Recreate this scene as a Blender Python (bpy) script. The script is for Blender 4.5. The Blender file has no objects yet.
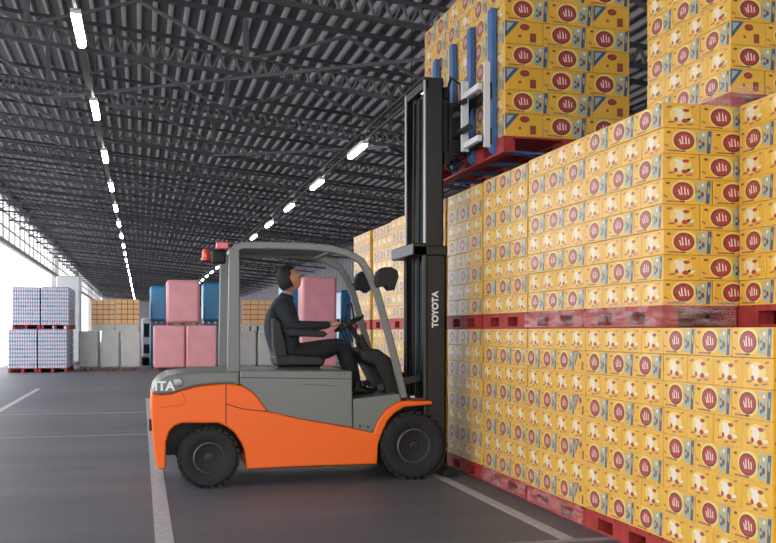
import bpy, bmesh, math, random
from mathutils import Vector, Matrix
random.seed(7)
S = bpy.context.scene
COL = S.collection
PI = math.pi

# ------------------------------------------------------------------ camera, sky, exposure
EYE = 1.55; FPX = 950.0; YAW = math.radians(14.57); HOR = 331.0
cs, sn = math.cos(YAW), math.sin(YAW)
cam_d = bpy.data.cameras.new('camera'); cam = bpy.data.objects.new('camera', cam_d); COL.objects.link(cam)
cam.location = (0, 0, EYE); cam.rotation_euler = (PI/2, 0, -YAW)
cam_d.sensor_width = 36; cam_d.lens = FPX/776*36; cam_d.shift_y = (HOR-271.5)/776
cam_d.clip_end = 500; cam_d.clip_start = .05
S.camera = cam
w = bpy.data.worlds.new('overcast_sky'); S.world = w; w.use_nodes = True
bg = w.node_tree.nodes['Background']; bg.inputs[0].default_value = (.95, .97, 1, 1); bg.inputs[1].default_value = 3.0
S.view_settings.view_transform = 'Standard'; S.view_settings.look = 'None'
S.view_settings.gamma = 1; S.view_settings.use_curve_mapping = False
S.view_settings.exposure = 0.25

def P(u, v, Y):
    """point of the place seen at photo pixel (u,v), on the upright plane at distance Y down the hall"""
    t = math.tan(YAW + math.atan((u-388)/FPX)); X = Y*t
    d = X*sn + Y*cs
    return Vector((X, Y, EYE + (HOR-v)*d/FPX))

# ------------------------------------------------------------------ materials
MATS = {}
def mat(name, rgb, rough=.6, metal=0., var=0., vscale=8., emis=0., coat=0., bump=0., bscale=60., alpha=1., trans=0., spec=.5):
    if name in MATS: return MATS[name]
    m = bpy.data.materials.new(name); m.use_nodes = True; nt = m.node_tree; b = nt.nodes['Principled BSDF']
    c = tuple((x/255/12.92 if x <= 10 else ((x/255+.055)/1.055)**2.4) for x in rgb)
    b.inputs['Base Color'].default_value = (*c, 1); b.inputs['Roughness'].default_value = rough
    b.inputs['Metallic'].default_value = metal; b.inputs['Coat Weight'].default_value = coat
    b.inputs['Coat Roughness'].default_value = .22
    b.inputs['Specular IOR Level'].default_value = spec
    b.inputs['Alpha'].default_value = alpha; b.inputs['Transmission Weight'].default_value = trans
    if emis:
        b.inputs['Emission Color'].default_value = (1, .98, .96, 1); b.inputs['Emission Strength'].default_value = emis
    tc = nt.nodes.new('ShaderNodeTexCoord')
    if var:
        n = nt.nodes.new('ShaderNodeTexNoise'); n.inputs['Scale'].default_value = vscale; n.inputs['Detail'].default_value = 4
        r = nt.nodes.new('ShaderNodeMapRange'); r.inputs[1].default_value = .3; r.inputs[2].default_value = .7
        r.inputs[3].default_value = 1-var; r.inputs[4].default_value = 1+var
        mx = nt.nodes.new('ShaderNodeVectorMath'); mx.operation = 'SCALE'; mx.inputs[0].default_value = c
        nt.links.new(tc.outputs['Object'], n.inputs['Vector']); nt.links.new(n.outputs[0], r.inputs[0])
        nt.links.new(r.outputs[0], mx.inputs['Scale']); nt.links.new(mx.outputs[0], b.inputs['Base Color'])
    if bump:
        n2 = nt.nodes.new('ShaderNodeTexNoise'); n2.inputs['Scale'].default_value = bscale
        bp = nt.nodes.new('ShaderNodeBump'); bp.inputs['Strength'].default_value = bump; bp.inputs['Distance'].default_value = .01
        nt.links.new(tc.outputs['Object'], n2.inputs['Vector']); nt.links.new(n2.outputs[0], bp.inputs['Height'])
        nt.links.new(bp.outputs[0], b.inputs['Normal'])
    MATS[name] = m
    if name.startswith('carton_'):      # dusty film-like sheen over the printed card
        b.inputs['Sheen Weight'].default_value = .6; b.inputs['Sheen Roughness'].default_value = .45; b.inputs['Sheen Tint'].default_value = (1, .97, .92, 1)
    return m

# floor: worn asphalt-like concrete
def floor_mat():
    m = bpy.data.materials.new('worn_floor'); m.use_nodes = True; nt = m.node_tree; b = nt.nodes['Principled BSDF']
    tc = nt.nodes.new('ShaderNodeTexCoord')
    n1 = nt.nodes.new('ShaderNodeTexNoise'); n1.inputs['Scale'].default_value = .35; n1.inputs['Detail'].default_value = 5
    n2 = nt.nodes.new('ShaderNodeTexNoise'); n2.inputs['Scale'].default_value = 9; n2.inputs['Detail'].default_value = 6
    mp = nt.nodes.new('ShaderNodeMapping'); mp.inputs['Scale'].default_value = (.25, 1.6, 1)
    n3 = nt.nodes.new('ShaderNodeTexNoise'); n3.inputs['Scale'].default_value = 1.0; n3.inputs['Detail'].default_value = 4
    L = nt.links
    L.new(tc.outputs['Object'], n1.inputs['Vector']); L.new(tc.outputs['Object'], n2.inputs['Vector'])
    L.new(tc.outputs['Object'], mp.inputs['Vector']); L.new(mp.outputs[0], n3.inputs['Vector'])
    a = nt.nodes.new('ShaderNodeMath'); a.operation = 'ADD'; L.new(n1.outputs[0], a.inputs[0]); L.new(n3.outputs[0], a.inputs[1])
    a2 = nt.nodes.new('ShaderNodeMath'); a2.operation = 'MULTIPLY_ADD'; L.new(n2.outputs[0], a2.inputs[0]); a2.inputs[1].default_value = .5; L.new(a.outputs[0], a2.inputs[2])
    cr = nt.nodes.new('ShaderNodeValToRGB'); L.new(a2.outputs[0], cr.inputs[0])
    r = nt.nodes.new('ShaderNodeMapRange'); r.inputs[1].default_value = .8; r.inputs[2].default_value = 1.7
    L.new(a2.outputs[0], r.inputs[0]); L.new(r.outputs[0], cr.inputs[0])
    cr.color_ramp.elements[0].color = (.066, .067, .083, 1); cr.color_ramp.elements[1].color = (.136, .138, .162, 1)
    L.new(cr.outputs[0], b.inputs['Base Color']); b.inputs['Roughness'].default_value = .55
    b.inputs['Specular IOR Level'].default_value = .35
    bp = nt.nodes.new('ShaderNodeBump'); bp.inputs['Strength'].default_value = .25; bp.inputs['Distance'].default_value = .01
    n4 = nt.nodes.new('ShaderNodeTexNoise'); n4.inputs['Scale'].default_value = 60; L.new(tc.outputs['Object'], n4.inputs['Vector'])
    L.new(n4.outputs[0], bp.inputs['Height']); L.new(bp.outputs[0], b.inputs['Normal'])
    return m

M_floor = floor_mat()
M_line = mat('floor_paint', (168, 166, 168), .6, var=.18, vscale=14)
M_lineF = mat('faded_floor_paint', (140, 139, 142), .6, var=.2, vscale=6)
M_apron = mat('outdoor_concrete', (205, 203, 200), .8, var=.05)
M_rib = mat('lit_rib_tone', (160, 157, 161), .55)  # pale tone stands in for light on the rib faces
M_deck = mat('shaded_deck_tone', (76, 75, 80), .5, var=.12, vscale=.6)  # dark tone stands in for shade in the recesses between ribs
M_steel = mat('dark_roof_steel', (62, 61, 66), .55, var=.1)
M_steel2 = mat('purlin_steel', (92, 90, 94), .55)
M_pale = mat('pale_steel', (175, 172, 172), .6)
M_wall = mat('wall_sheet', (128, 122, 132), .6, var=.06, vscale=1.5)
M_glass = mat('clerestory_sheet', (235, 238, 240), .3, trans=.9, alpha=.25)
M_lamp = mat('lamp_diffuser', (255, 255, 255), .4, emis=34)
M_yel = mat('carton_yellow', (232, 176, 42), .45, var=.06, vscale=5, coat=.35)
M_red = mat('carton_red', (172, 44, 46), .45, coat=.35)
M_dred = mat('carton_dark_red', (104, 34, 44), .45, coat=.35)
M_blue = mat('carton_blue', (34, 84, 128), .45, coat=.35)
M_pblue = mat('carton_pale_blue', (160, 178, 160), .45, coat=.35)
M_white = mat('carton_white', (240, 225, 205), .45, coat=.35)
M_halo = mat('carton_pale_yellow', (240, 206, 108), .45, coat=.35)
M_violet = mat('carton_violet', (160, 96, 84), .45, coat=.35)
M_brown = mat('carton_brown', (128, 66, 34), .5, coat=.3)
M_pal = mat('pallet_red', (160, 46, 42), .6, var=.2, vscale=9)
M_orange = mat('truck_orange', (248, 106, 26), .4, coat=.1, spec=.3)
M_grey = mat('truck_grey', (112, 115, 111), .42, coat=.15)
M_dgrey = mat('truck_dark_grey', (70, 72, 71), .5)
M_blk = mat('black_steel', (23, 23, 24), .42)
M_blk2 = mat('black_plastic', (16, 16, 17), .6)
M_rub = mat('tyre_rubber', (26, 26, 27), .75, bump=.3, bscale=40)
M_chr = mat('polished_rod', (150, 150, 152), .4, metal=.7)
M_sil = mat('white_painted_steel', (215, 217, 220), .4)
M_fork = mat('fork_blue', (62, 106, 160), .45, var=.1, vscale=8)
M_seat = mat('seat_vinyl', (17, 17, 19), .55)
M_skin = mat('skin', (196, 140, 112), .55)
M_hair = mat('hair_dark', (26, 19, 17), .7, bump=.5, bscale=90)
M_jack = mat('jacket_cloth', (36, 40, 50), .85, var=.2, vscale=10)
M_trou = mat('trouser_cloth', (17, 18, 21), .85, var=.15, vscale=10)
M_beac = mat('beacon_orange', (226, 70, 30), .25, coat=.5)
M_redl = mat('red_lens', (200, 20, 50), .2, coat=.5)
M_txt = mat('white_lettering', (240, 240, 240), .5)

# ------------------------------------------------------------------ mesh helpers
class MB:
    def __init__(s): s.v = []; s.f = []; s.m = []; s.mats = []
    def mi(s, m):
        if m not in s.mats: s.mats.append(m)
        return s.mats.index(m)
    def add(s, vs, fs, m):
        o = len(s.v); k = s.mi(m)
        s.v += [tuple(x) for x in vs]; s.f += [tuple(i+o for i in f) for f in fs]; s.m += [k]*len(fs)
        return s
    def box(s, a, b, m, M=None):
        x0, y0, z0 = a; x1, y1, z1 = b
        vs = [Vector(p) for p in ((x0,y0,z0),(x1,y0,z0),(x1,y1,z0),(x0,y1,z0),(x0,y0,z1),(x1,y0,z1),(x1,y1,z1),(x0,y1,z1))]
        if M: vs = [M @ p for p in vs]
        return s.add(vs, [(0,3,2,1),(4,5,6,7),(0,1,5,4),(1,2,6,5),(2,3,7,6),(3,0,4,7)], m)
    def bar(s, p, q, wx, wz, m, up=(0,0,1)):
        p, q = Vector(p), Vector(q); d = (q-p).normalized(); up = Vector(up)
        if abs(d.dot(up)) > .98: up = Vector((1,0,0))
        r = d.cross(up).normalized(); t = r.cross(d)
        vs = []
        for c in (p, q):
            for a, b in ((-1,-1),(1,-1),(1,1),(-1,1)): vs.append(c + r*a*wx/2 + t*b*wz/2)
        return s.add(vs, [(0,1,2,3),(7,6,5,4),(0,4,5,1),(1,5,6,2),(2,6,7,3),(3,7,4,0)], m)
    def cyl(s, p, q, r0, m, r1=None, n=16):
        p, q = Vector(p), Vector(q); d = (q-p).normalized(); r1 = r0 if r1 is None else r1
        a = d.orthogonal().normalized(); b = d.cross(a)
        vs = [p + (a*math.cos(2*PI*i/n)+b*math.sin(2*PI*i/n))*r0 for i in range(n)]
        vs += [q + (a*math.cos(2*PI*i/n)+b*math.sin(2*PI*i/n))*r1 for i in range(n)]
        fs = [tuple(range(n))[::-1], tuple(range(n, 2*n))] + [(i, (i+1) % n, n+(i+1) % n, n+i) for i in range(n)]
        return s.add(vs, fs, m)
    def lathe(s, c, axis, prof, m, n=40):
        """prof: list of (radius, offset along axis)"""
        c, d = Vector(c), Vector(axis).normalized(); a = d.orthogonal().normalized(); b = d.cross(a); vs = []
        for r, o in prof:
            for i in range(n):
                t = 2*PI*i/n; vs.append(c + d*o + (a*math.cos(t)+b*math.sin(t))*r)
        fs = []
        for j in range(len(prof)-1):
            for i in range(n): fs.append((j*n+i, j*n+(i+1) % n, (j+1)*n+(i+1) % n, (j+1)*n+i))
        fs.append(tuple(range(n))[::-1]); fs.append(tuple(range((len(prof)-1)*n, len(prof)*n)))
        return s.add(vs, fs, m)
    def tube(s, pts, r, m, n=10, sq=None):
        """swept tube; sq=(half width across, half height) makes a rectangular section in the XZ plane path"""
        pts = [Vector(p) for p in pts]; vs = []; K = len(pts)
        ref = None
        for i, p in enumerate(pts):
            d = (pts[min(i+1, K-1)]-pts[max(i-1, 0)]).normalized()
            if sq:
                a = Vector((0,1,0)); b = d.cross(a).normalized()
                for x, y in ((-1,-1),(1,-1),(1,1),(-1,1)): vs.append(p + a*x*sq[0] + b*y*sq[1])
            else:
                if ref is None: ref = d.orthogonal().normalized()
                a = (ref - d*ref.dot(d)).normalized(); ref = a; b = d.cross(a)
                rr = r[i] if isinstance(r, (list, tuple)) else r
                for k in range(n): t = 2*PI*k/n; vs.append(p + (a*math.cos(t)+b*math.sin(t))*rr)
        if sq: n = 4
        fs = [tuple(range(n))[::-1], tuple(range((K-1)*n, K*n))]
        for j in range(K-1):
            for i in range(n): fs.append((j*n+i, j*n+(i+1) % n, (j+1)*n+(i+1) % n, (j+1)*n+i))
        return s.add(vs, fs, m)
    def prism(s, prof, y0, y1, m):
        """profile in XZ extruded along Y"""
        n = len(prof); ar = sum(prof[i][0]*prof[(i+1) % n][1]-prof[(i+1) % n][0]*prof[i][1] for i in range(n))
        if ar < 0: prof = prof[::-1]
        vs = [(x, y0, z) for x, z in prof] + [(x, y1, z) for x, z in prof]
        fs = [tuple(range(n)), tuple(range(n, 2*n))[::-1]] + [(i, n+i, n+(i+1) % n, (i+1) % n) for i in range(n)]
        return s.add(vs, fs, m)
    def merge(s, o, M):
        k = len(s.v)
        s.v += [tuple(M @ Vector(p)) for p in o.v]
        s.f += [tuple(i+k for i in f) for f in o.f]
        mp = [s.mi(m) for m in o.mats]; s.m += [mp[i] for i in o.m]
        return s
    def mesh(s, name, off=None):
        me = bpy.data.meshes.new(name)
        vs = s.v if off is None else [tuple(Vector(p)-off) for p in s.v]
        me.from_pydata(vs, [], s.f)
        for m in s.mats: me.materials.append(m)
        me.polygons.foreach_set('material_index', s.m); me.update()
        return me
    def build(s, name, parent=None, bevel=0, smooth=False, seg=2, sub=0, world=True):
        """mesh coordinates are world coordinates; a parent only at a location gets them made local"""
        off = None
        if parent and world:
            off = Vector((0,0,0)); p = parent
            while p: off = off + p.location; p = p.parent
        o = bpy.data.objects.new(name, s.mesh(name, off)); COL.objects.link(o); o.parent = parent
        bm = bmesh.new(); bm.from_mesh(o.data); bmesh.ops.recalc_face_normals(bm, faces=bm.faces); bm.to_mesh(o.data); bm.free()
        if smooth:
            o.data.polygons.foreach_set('use_smooth', [True]*len(o.data.polygons)); o.data.set_sharp_from_angle(angle=math.radians(40))
        if bevel:
            b = o.modifiers.new('bevel', 'BEVEL'); b.width = bevel; b.segments = seg; b.limit_method = 'ANGLE'; b.angle_limit = math.radians(35); b.harden_normals = False
            o.data.polygons.foreach_set('use_smooth', [True]*len(o.data.polygons)); o.data.set_sharp_from_angle(angle=math.radians(40))
        if sub:
            q = o.modifiers.new('sub', 'SUBSURF'); q.levels = sub; q.render_levels = sub
            o.data.polygons.foreach_set('use_smooth', [True]*len(o.data.polygons))
        return o
def tag(o, label=None, cat=None, group=None, kind=None):
    if label: o['label'] = label
    if cat: o['category'] = cat
    if group: o['group'] = group
    if kind: o['kind'] = kind
    return o
def empty(name, loc, label=None, cat=None, group=None):
    e = bpy.data.objects.new(name, None); COL.objects.link(e); e.location = loc; e.empty_display_size = .2
    return tag(e, label, cat, group)
def struct(mb, name, label, cat='structure', **k):
    return tag(mb.build(name, **k), label, cat, kind='structure')
def copy_tree(o, parent=None):
    c = o.copy(); COL.objects.link(c); c.parent = parent
    for ch in list(o.children): copy_tree(ch, c)
    return c

# ------------------------------------------------------------------ the hall
XL, XR, YN, YF = -5.8, 10.2, -8.0, 150.0
def zdeck(x): return 7.25 - .09*x
def zchord(x): return 6.05 - .09*x
struct(MB().box((XL, -14, -.3), (XR, YF, 0), M_floor), 'floor', 'dark grey worn concrete warehouse floor', 'floor')
struct(MB().box((-70, -60, -.5), (70, 260, -.31), M_apron), 'ground', 'pale concrete yard outside the open side of the hall', 'ground')
struct(MB().box((-70, -14, -.3), (XL, YF, -.012), M_apron), 'ground', 'pale concrete apron along the open left side', 'ground')

# floor markings (paint 2 mm thick)
def line(x0, x1, y0, y1, m, label):
    tag(MB().box((x0, y0, .0), (x1, y1, .003), m).build('floor_marking'), label, 'floor marking', kind='structure')
line(.10, .235, 5.0, 22.5, M_line, 'white lane line running from the foreground to behind the truck')
line(3.02, 3.13, 6.5, 9.9, M_line, 'white line on the floor beside the foot of the carton wall')
line(2.2, 3.9, 6.42, 6.5, M_lineF, 'pale cross line at the bottom right of the floor')
line(-5.7, .10, 14.68, 14.76, M_lineF, 'faded white cross line, nearer of two')
line(-5.7, .10, 18.7, 18.82, M_lineF, 'faded white cross line, farther of two')
line(-2.72, -2.6, 18.82, 27, M_line, 'white bay line at the left of the floor')

# roof sheeting: trapezoid ribs down the hall; light and shade put into two colours
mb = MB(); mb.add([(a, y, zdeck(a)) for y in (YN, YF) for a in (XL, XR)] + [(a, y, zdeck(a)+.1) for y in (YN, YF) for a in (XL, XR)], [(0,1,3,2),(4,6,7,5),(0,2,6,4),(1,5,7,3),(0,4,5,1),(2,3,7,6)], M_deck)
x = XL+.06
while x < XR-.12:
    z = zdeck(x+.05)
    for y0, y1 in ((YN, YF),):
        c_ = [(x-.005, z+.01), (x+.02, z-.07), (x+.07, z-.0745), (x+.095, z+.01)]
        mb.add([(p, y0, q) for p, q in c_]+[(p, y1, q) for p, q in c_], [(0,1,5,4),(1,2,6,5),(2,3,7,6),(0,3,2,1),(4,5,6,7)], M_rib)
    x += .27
struct(mb, 'ceiling', 'roof sheeting with ribs running down the hall, light and shade in its colours', 'ceiling')

# trusses across the hall: laced chord, V webs, top chord
def sl(x, z0): return z0 - .09*x
k = 0; Y = 12.5
while Y < 148:
    near = Y < 60
    mb = MB()
    A = lambda x, z, dy=0: (x, Y+dy, sl(x, z))
    for z, h in ((6.05, .07), (6.34, .04)):
        mb.bar(A(XL, z), A(XR, z), .07, h, M_steel)
    mb.bar(A(XL, 7.08), A(XR, 7.08), .07, .08, M_steel)
    st = .24 if Y < 30 else 1.2; x = XL
    while x < XR-st:
        mb.bar(A(x, 6.05), A(x+st/2, 6.34), .05, .035, M_steel2); mb.bar(A(x+st/2, 6.34), A(x+st, 6.05), .05, .035, M_steel2)
        x += st
    for xn in (-5.3, 1.72-3.5, 1.72, 5.22, 8.72):
        if near: mb.bar(A(xn, 6.34), A(xn, 7.0), .09, .09, M_steel2, up=(0,1,0))
        for dx in (-1.75, 1.75):
            xe = max(XL, min(XR, xn+dx)); mb.bar(A(xn, 6.3), A(xe, 7.0), .06, .05, M_steel2)
    struct(mb, 'roof_truss', 'dark steel roof truss with laced bottom chord spanning the hall', 'roof truss')
    for yp in (Y+1.85,):
        if Y < 50:
            mb = MB(); mb.bar((XL, yp, sl(XL, 7.06)), (XR, yp, sl(XR, 7.06)), .04, .07, M_steel)
            struct(mb, 'roof_purlin', 'dark steel purlin under the roof sheets', 'roof purlin')
    Y += 3.72; k += 1
# long braces under the roof near the camera
for xa, ya, xb, yb in ((1.7, 16.2, -1.8, 19.9), (1.7, 16.2, 5.2, 12.5), (1.7, 23.6, 5.2, 19.9), (5.2, 19.9, 8.7, 23.6)):
    struct(MB().bar((xa, ya, sl(xa, 6.0)), (xb, yb, sl(xb, 6.0)), .05, .05, M_steel), 'roof_brace', 'thin steel brace between roof trusses', 'roof brace')

# light strips
for side, xs, zs in (('left', -.875, 5.9), ('right', 4.49, 5.4)):
    tag(MB().box((xs-.025, 12, zs+.08), (xs+.025, 146, zs+.12), M_steel).box((xs-.12, 12, zs+.2), (xs-.04, 146, zs+.23), M_steel).build('cable_tray'),
        'dark cable tray carrying the %s row of ceiling lamps' % side, 'cable tray', kind='structure')
    i = 0; y = 14.5 if side == 'left' else 15.07
    while y < 140:
        e = empty('ceiling_lamp', (xs, y, zs), 'bright tube lamp in the %s ceiling row, %s' % (side, ['nearest', 'second', 'third', 'fourth', 'fifth', 'sixth', 'seventh', 'eighth', 'ninth', 'tenth', 'eleventh', 'twelfth'][i]+' from the camera' if i < 12 else 'far down the hall'),
                  'lamp', 'ceiling lamps in the %s row' % side)
        MB().box((xs-.07, y-.74, zs+.03), (xs+.07, y+.74, zs+.1), M_sil).build('housing', e)
        MB().box((xs-.055, y-.72, zs-.03), (xs+.055, y+.72, zs+.03), M_lamp).build('diffuser', e, bevel=.02)
        if y < 40:
            for dy in (-.6, .6): MB().cyl((xs, y+dy, zs+.1), (xs, y+dy, zdeck(xs)-.1), .008, M_blk, n=6).build('hanger', e)
        y += 5.15 if side == 'left' else 4.83; i += 1

# right wall: ribbed sheet
mb = MB(); y = 8.0; pr = []
while y < YF: pr += [(XR, y), (XR, y+.35), (XR+.05, y+.4), (XR+.05, y+.75)]; y += .8
n = len(pr); vs = [(a, b, 0) for a, b in pr] + [(a, b, 6.45) for a, b in pr]
mb.add(vs, [(i, i+1, n+i+1, n+i) for i in range(n-1)], M_wall); mb.box((XR+.06, YN, 0), (XR+.16, YF, 6.5), M_wall)
struct(mb, 'wall_right', 'mauve grey ribbed metal wall on the right side', 'wall')
struct(MB().bar((XR-.1, YN, 6.05), (XR-.1, YF, 6.05), .12, .3, M_steel), 'trim_1', 'dark eaves beam along the right wall', 'trim')
struct(MB().box((XL, YF, 0), (XR+.2, YF+.2, 9), M_pale), 'wall_far', 'pale wall at the far end of the hall', 'wall')
# left: open below, pale sheets with rails above, posts
struct(MB().box((XL-.15, YN, 7.35), (XL+.15, YF, 7.85), M_pale), 'trim_2', 'pale eaves beam along the open left side', 'trim')
struct(MB().box((XL-.1, YN, 5.35), (XL+.1, YF, 5.55), M_pale), 'trim_3', 'pale lintel beam under the clerestory', 'trim')
mb = MB(); y = 0
while y < 148:
    mb.box((XL-.04, y, 5.55), (XL+.04, y+.12, 7.35), M_pale); y += 2.0
for z in (6.1, 6.75): mb.box((XL-.03, YN, z), (XL+.03, YF, z+.06), M_pale)
fr = struct(mb, 'window_1', 'clerestory window frame with thin pale bars above the opening', 'window')
pn = MB().box((XL-.012, YN, 5.55), (XL-.004, YF, 7.35), M_glass).build('pane', fr)
for y in [0, 24, 71.5, 95, 119, 143]:
    struct(MB().box((XL-.35, y-.2, 0), (XL+.1, y+.2, 7.4), M_pale), 'column', 'pale column in the row along the open left side', 'column')

# ------------------------------------------------------------------ cartons
LX, LY, LH = .385, .289, .172
def ell(cx, cz, rx, rz, n=16): return [(cx+rx*math.cos(2*PI*i/n), cz+rz*math.sin(2*PI*i/n)) for i in range(n)]
def carton_mb(simple=False):
    a, b, h = LX/2-.002, LY/2-.002, LH-.0025
    mb = MB(); e = .004
    # body with chamfered edges: stacked loops
    def loop(i, z): return [(-a+i, -b, z), (a-i, -b, z), (a, -b+i, z), (a, b-i, z), (a-i, b, z), (-a+i, b, z), (-a, b-i, z), (-a, -b+i, z)]
    vs = [(x*(1-.012), y*(1-.015), z) for x, y, z in loop(e, 0)] + loop(e, e) + loop(e, h-e) + [(x*(1-.012), y*(1-.015), z) for x, y, z in loop(e, h)]
    fs = [tuple(range(8))[::-1], tuple(range(24, 32))]
    for j in range(3):
        for i in range(8): fs.append((j*8+i, j*8+(i+1) % 8, (j+1)*8+(i+1) % 8, (j+1)*8+i))
    mb.add(vs, fs, M_yel)
    lay = [0]
    def decal(face, poly, m, lv=1):
        o = .0007*lv; vs = []
        for s, t in poly:
            if face == 'n': vs.append((s, -b-o, t))
            elif face == 's': vs.append((-s, b+o, t))
            elif face == 'w': vs.append((-a-o, -s, t))
            else: vs.append((a+o, s, t))
        mb.add(vs, [tuple(range(len(vs)))], m)
    q = 10 if simple else 18
    for f in ('n', 's'):
        decal(f, ell(-.03, .09, .1, .077, q), M_halo)
        decal(f, ell(-.035, .088, .08, .063, q), M_dred, 2)
        decal(f, ell(-.035, .088, .07, .053, q), M_red, 3)
        # white marks inside the oval
        for (x0, z0, x1, z1, t) in ((-.075,.098,-.062,.062,.009),(-.055,.118,-.05,.066,.01),(-.062,.062,-.03,.07,.009),(-.03,.116,-.022,.064,.01),(-.005,.106,.0,.066,.009),(-.06,.12,-.012,.124,.007)):
            decal(f, [(x0, z0), (x1, z1), (x1+t, z1), (x0+t, z0)][::-1], M_white, 4)
        decal(f, [(-.16,.012),(-.02,.012),(-.02,.022),(-.16,.022)], M_violet); decal(f, [(-.182,.05),(-.15,.04),(-.15,.05),(-.182,.062)], M_violet)
        decal(f, [(.138,.008),(.168,.008),(.18,.162),(.15,.162)], M_blue)
        decal(f, [(.062,.03),(.085,.015),(.13,.02),(.14,.15),(.085,.162),(.06,.14)], M_pblue)
        decal(f, ell(.085, .125, .018, .014, 8), M_yel, 2); decal(f, ell(.112, .07, .014, .02, 8), M_brown, 2)
        if not simple:
            decal(f, ell(.115, .135, .012, .012, 8), M_white, 2); decal(f, ell(.09, .05, .012, .012, 8), M_blue, 2)
            decal(f, ell(.162, .1, .009, .03, 8), M_pblue, 2); decal(f, ell(.088, .09, .01, .01, 8), M_red, 2)
            decal(f, ell(-.15, .14, .018, .009, 8), M_brown)
    # figure end (west)
    for q_ in ((-.1,.03,.05,.012),(-.11,.13,.035,.014),(.04,.02,.05,.01),(.07,.14,.035,.01),(-.03,.012,.04,.012)): decal('w', [(q_[0], q_[1]), (q_[0]+q_[2], q_[1]+.006), (q_[0]+q_[2], q_[1]+q_[3]+.006), (q_[0], q_[1]+q_[3])], M_violet)
    decal('w', ell(-.005, .09, .085, .06, 14), M_halo); decal('w', ell(-.012, .09, .034, .04, 12), M_white, 2); decal('w', ell(.035, .122, .026, .012, 10), M_red, 3)
    decal('w', ell(.025, .05, .024, .016, 10), M_red, 3)
    decal('w', ell(-.042, .058, .014, .016, 8), M_red, 3); decal('w', ell(-.04, .122, .018, .012, 8), M_white, 3)
    if not simple: decal('w', ell(.07, .06, .03, .012, 8), M_white)
    # triangle end (east)
    decal('e', [(-.14,.165),(-.14,.04),(-.035,.165)], M_blue)
    decal('e', ell(.005, .128, .036, .024, 12), M_dred, 2); decal('e', ell(.005, .128, .028, .017, 12), M_red, 3)
    decal('e', [(.045,.02),(.09,.02),(.09,.085),(.045,.085)], M_brown)
    if not simple:
        decal('e', [(-.128,.155),(-.128,.09),(-.075,.155)], M_pblue, 2); decal('e', ell(-.03, .06, .012, .01, 8), M_red)
        decal('e', ell(.067, .055, .014, .02, 8), M_red, 2)
    # tape over the top seam
    mb.add([(-a, -.022, h+.0006), (a, -.022, h+.0006), (a, .022, h+.0006), (-a, .022, h+.0006)], [(0, 1, 2, 3)], M_white)
    return mb
CART = carton_mb(); CART_ME = CART.mesh('carton'); CART_S = carton_mb(True)
cartons = []     # (location, rotz, scale, stack, rowword, posword)
ORD = ['first','second','third','fourth','fifth','sixth','seventh','eighth','ninth']
def put(cx, cy, z, rot, sc, stack, row, pos):
    cartons.append(((cx, cy, z), rot, sc, stack, row, pos))
def wall_face(X, y0, z0, rh, rows, first_long, stack, nd=4, nl=3, k=1., jit=.004, far_gap=0):
    """left face of one stack; y0 near end; rows of short ends (4) and long sides (3) alternate. returns nothing"""
    for r in range(rows):
        long_ = (r % 2 == 0) == first_long
        z = z0 + r*rh; dx = random.uniform(-jit, jit)
        if long_:
            if stack.startswith('third lower'):     # long rows of this stack end in a narrow turned carton
                put(X+LX*k/2+dx, y0+.0925, z, PI, (k, .185/LY, rh/LH), stack, r, ('face', 0, 4))
                for i in range(nl): put(X+LY*k/2+dx, y0+.185+(i+.5)*.345, z, -PI/2, (.345/LX, k, rh/LH), stack, r, ('face', i+1, 4))
                continue
            for i in range(nl):
                put(X+LY*k/2+dx+random.uniform(-jit, jit)/2, y0+(i+.5)*LX*k, z, -PI/2, (k, k, rh/LH), stack, r, ('face', i, nl))
        else:
            for i in range(nd):
                put(X+LX*k/2+dx+random.uniform(-jit, jit)/2, y0+(i+.5)*LY*k, z, 0, (k, k, rh/LH), stack, r, ('face', i, nd))
def front_face(X, y0, z0, rh, rows, first_long, stack, count, k=1., tri=False):
    """boxes along +X on the near face, after the corner box that belongs to the left face"""
    for r in range(rows):
        long_ = (r % 2 == 0) == first_long       # left face shows long sides -> corner box shows its end on the front
        x = X + (LY if long_ else LX)*k
        for i in range(count):
            put(x+LX*k/2, y0+LY*k/2, z0+r*rh, 0, (k, k, rh/LH), stack, r, ('front', i, count)); x += LX*k
PH = .15; RL, RU = .178, .172; Z2 = PH+8*RL; Z3 = Z2+PH+8*RU
XW = 3.41
stackY = [4.585, 5.742, 6.90, 8.12, 9.34, 10.56, 11.78, 13.0, 14.22]
names_low = ['lower stack at the right edge']+['%s lower stack from the right' % ORD[i] for i in range(1, 9)]
names_up = ['upper stack at the right edge']+['%s upper stack from the right' % ORD[i] for i in range(1, 9)]
pallets = []
for i, y in enumerate(stackY):
    nl = names_low[i]; nu = names_up[i]
    dx = [0, 0, 0, .02, .03, .02, .0, .03, .0][i]
    wall_face(XW+dx, y, PH, RL, 8, i != 0 and (i % 2 == 1 or i == 2), nl)
    pallets.append((XW+dx, y, 0, nl))
    if i == 0:
        wall_face(3.98, y-.02, Z2+PH, RU, 8, True, nu); pallets.append((3.98, y-.02, Z2, nu))
    else:
        wall_face(XW+dx, y, Z2+PH, RU, 8, i % 2 == 0, nu); pallets.append((XW+dx, y, Z2, nu))
front_face(XW, stackY[1], Z2+PH, RU, 8, False, names_up[1], 2)
# stack past the right edge of the frame
wall_face(3.5, 3.41, PH, RL, 8, True, 'lower stack beyond the right edge'); pallets.append((3.5, 3.41, 0, 'lower stack beyond the right edge'))
# third level
TX, TY = 4.06, 5.93
tn = 'topmost stack at the upper right'
wall_face(TX, TY, Z3+PH, RU, 8, True, tn); front_face(TX, TY, Z3+PH, RU, 8, True, tn, 1); pallets.append((TX, TY, Z3, tn))
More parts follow.
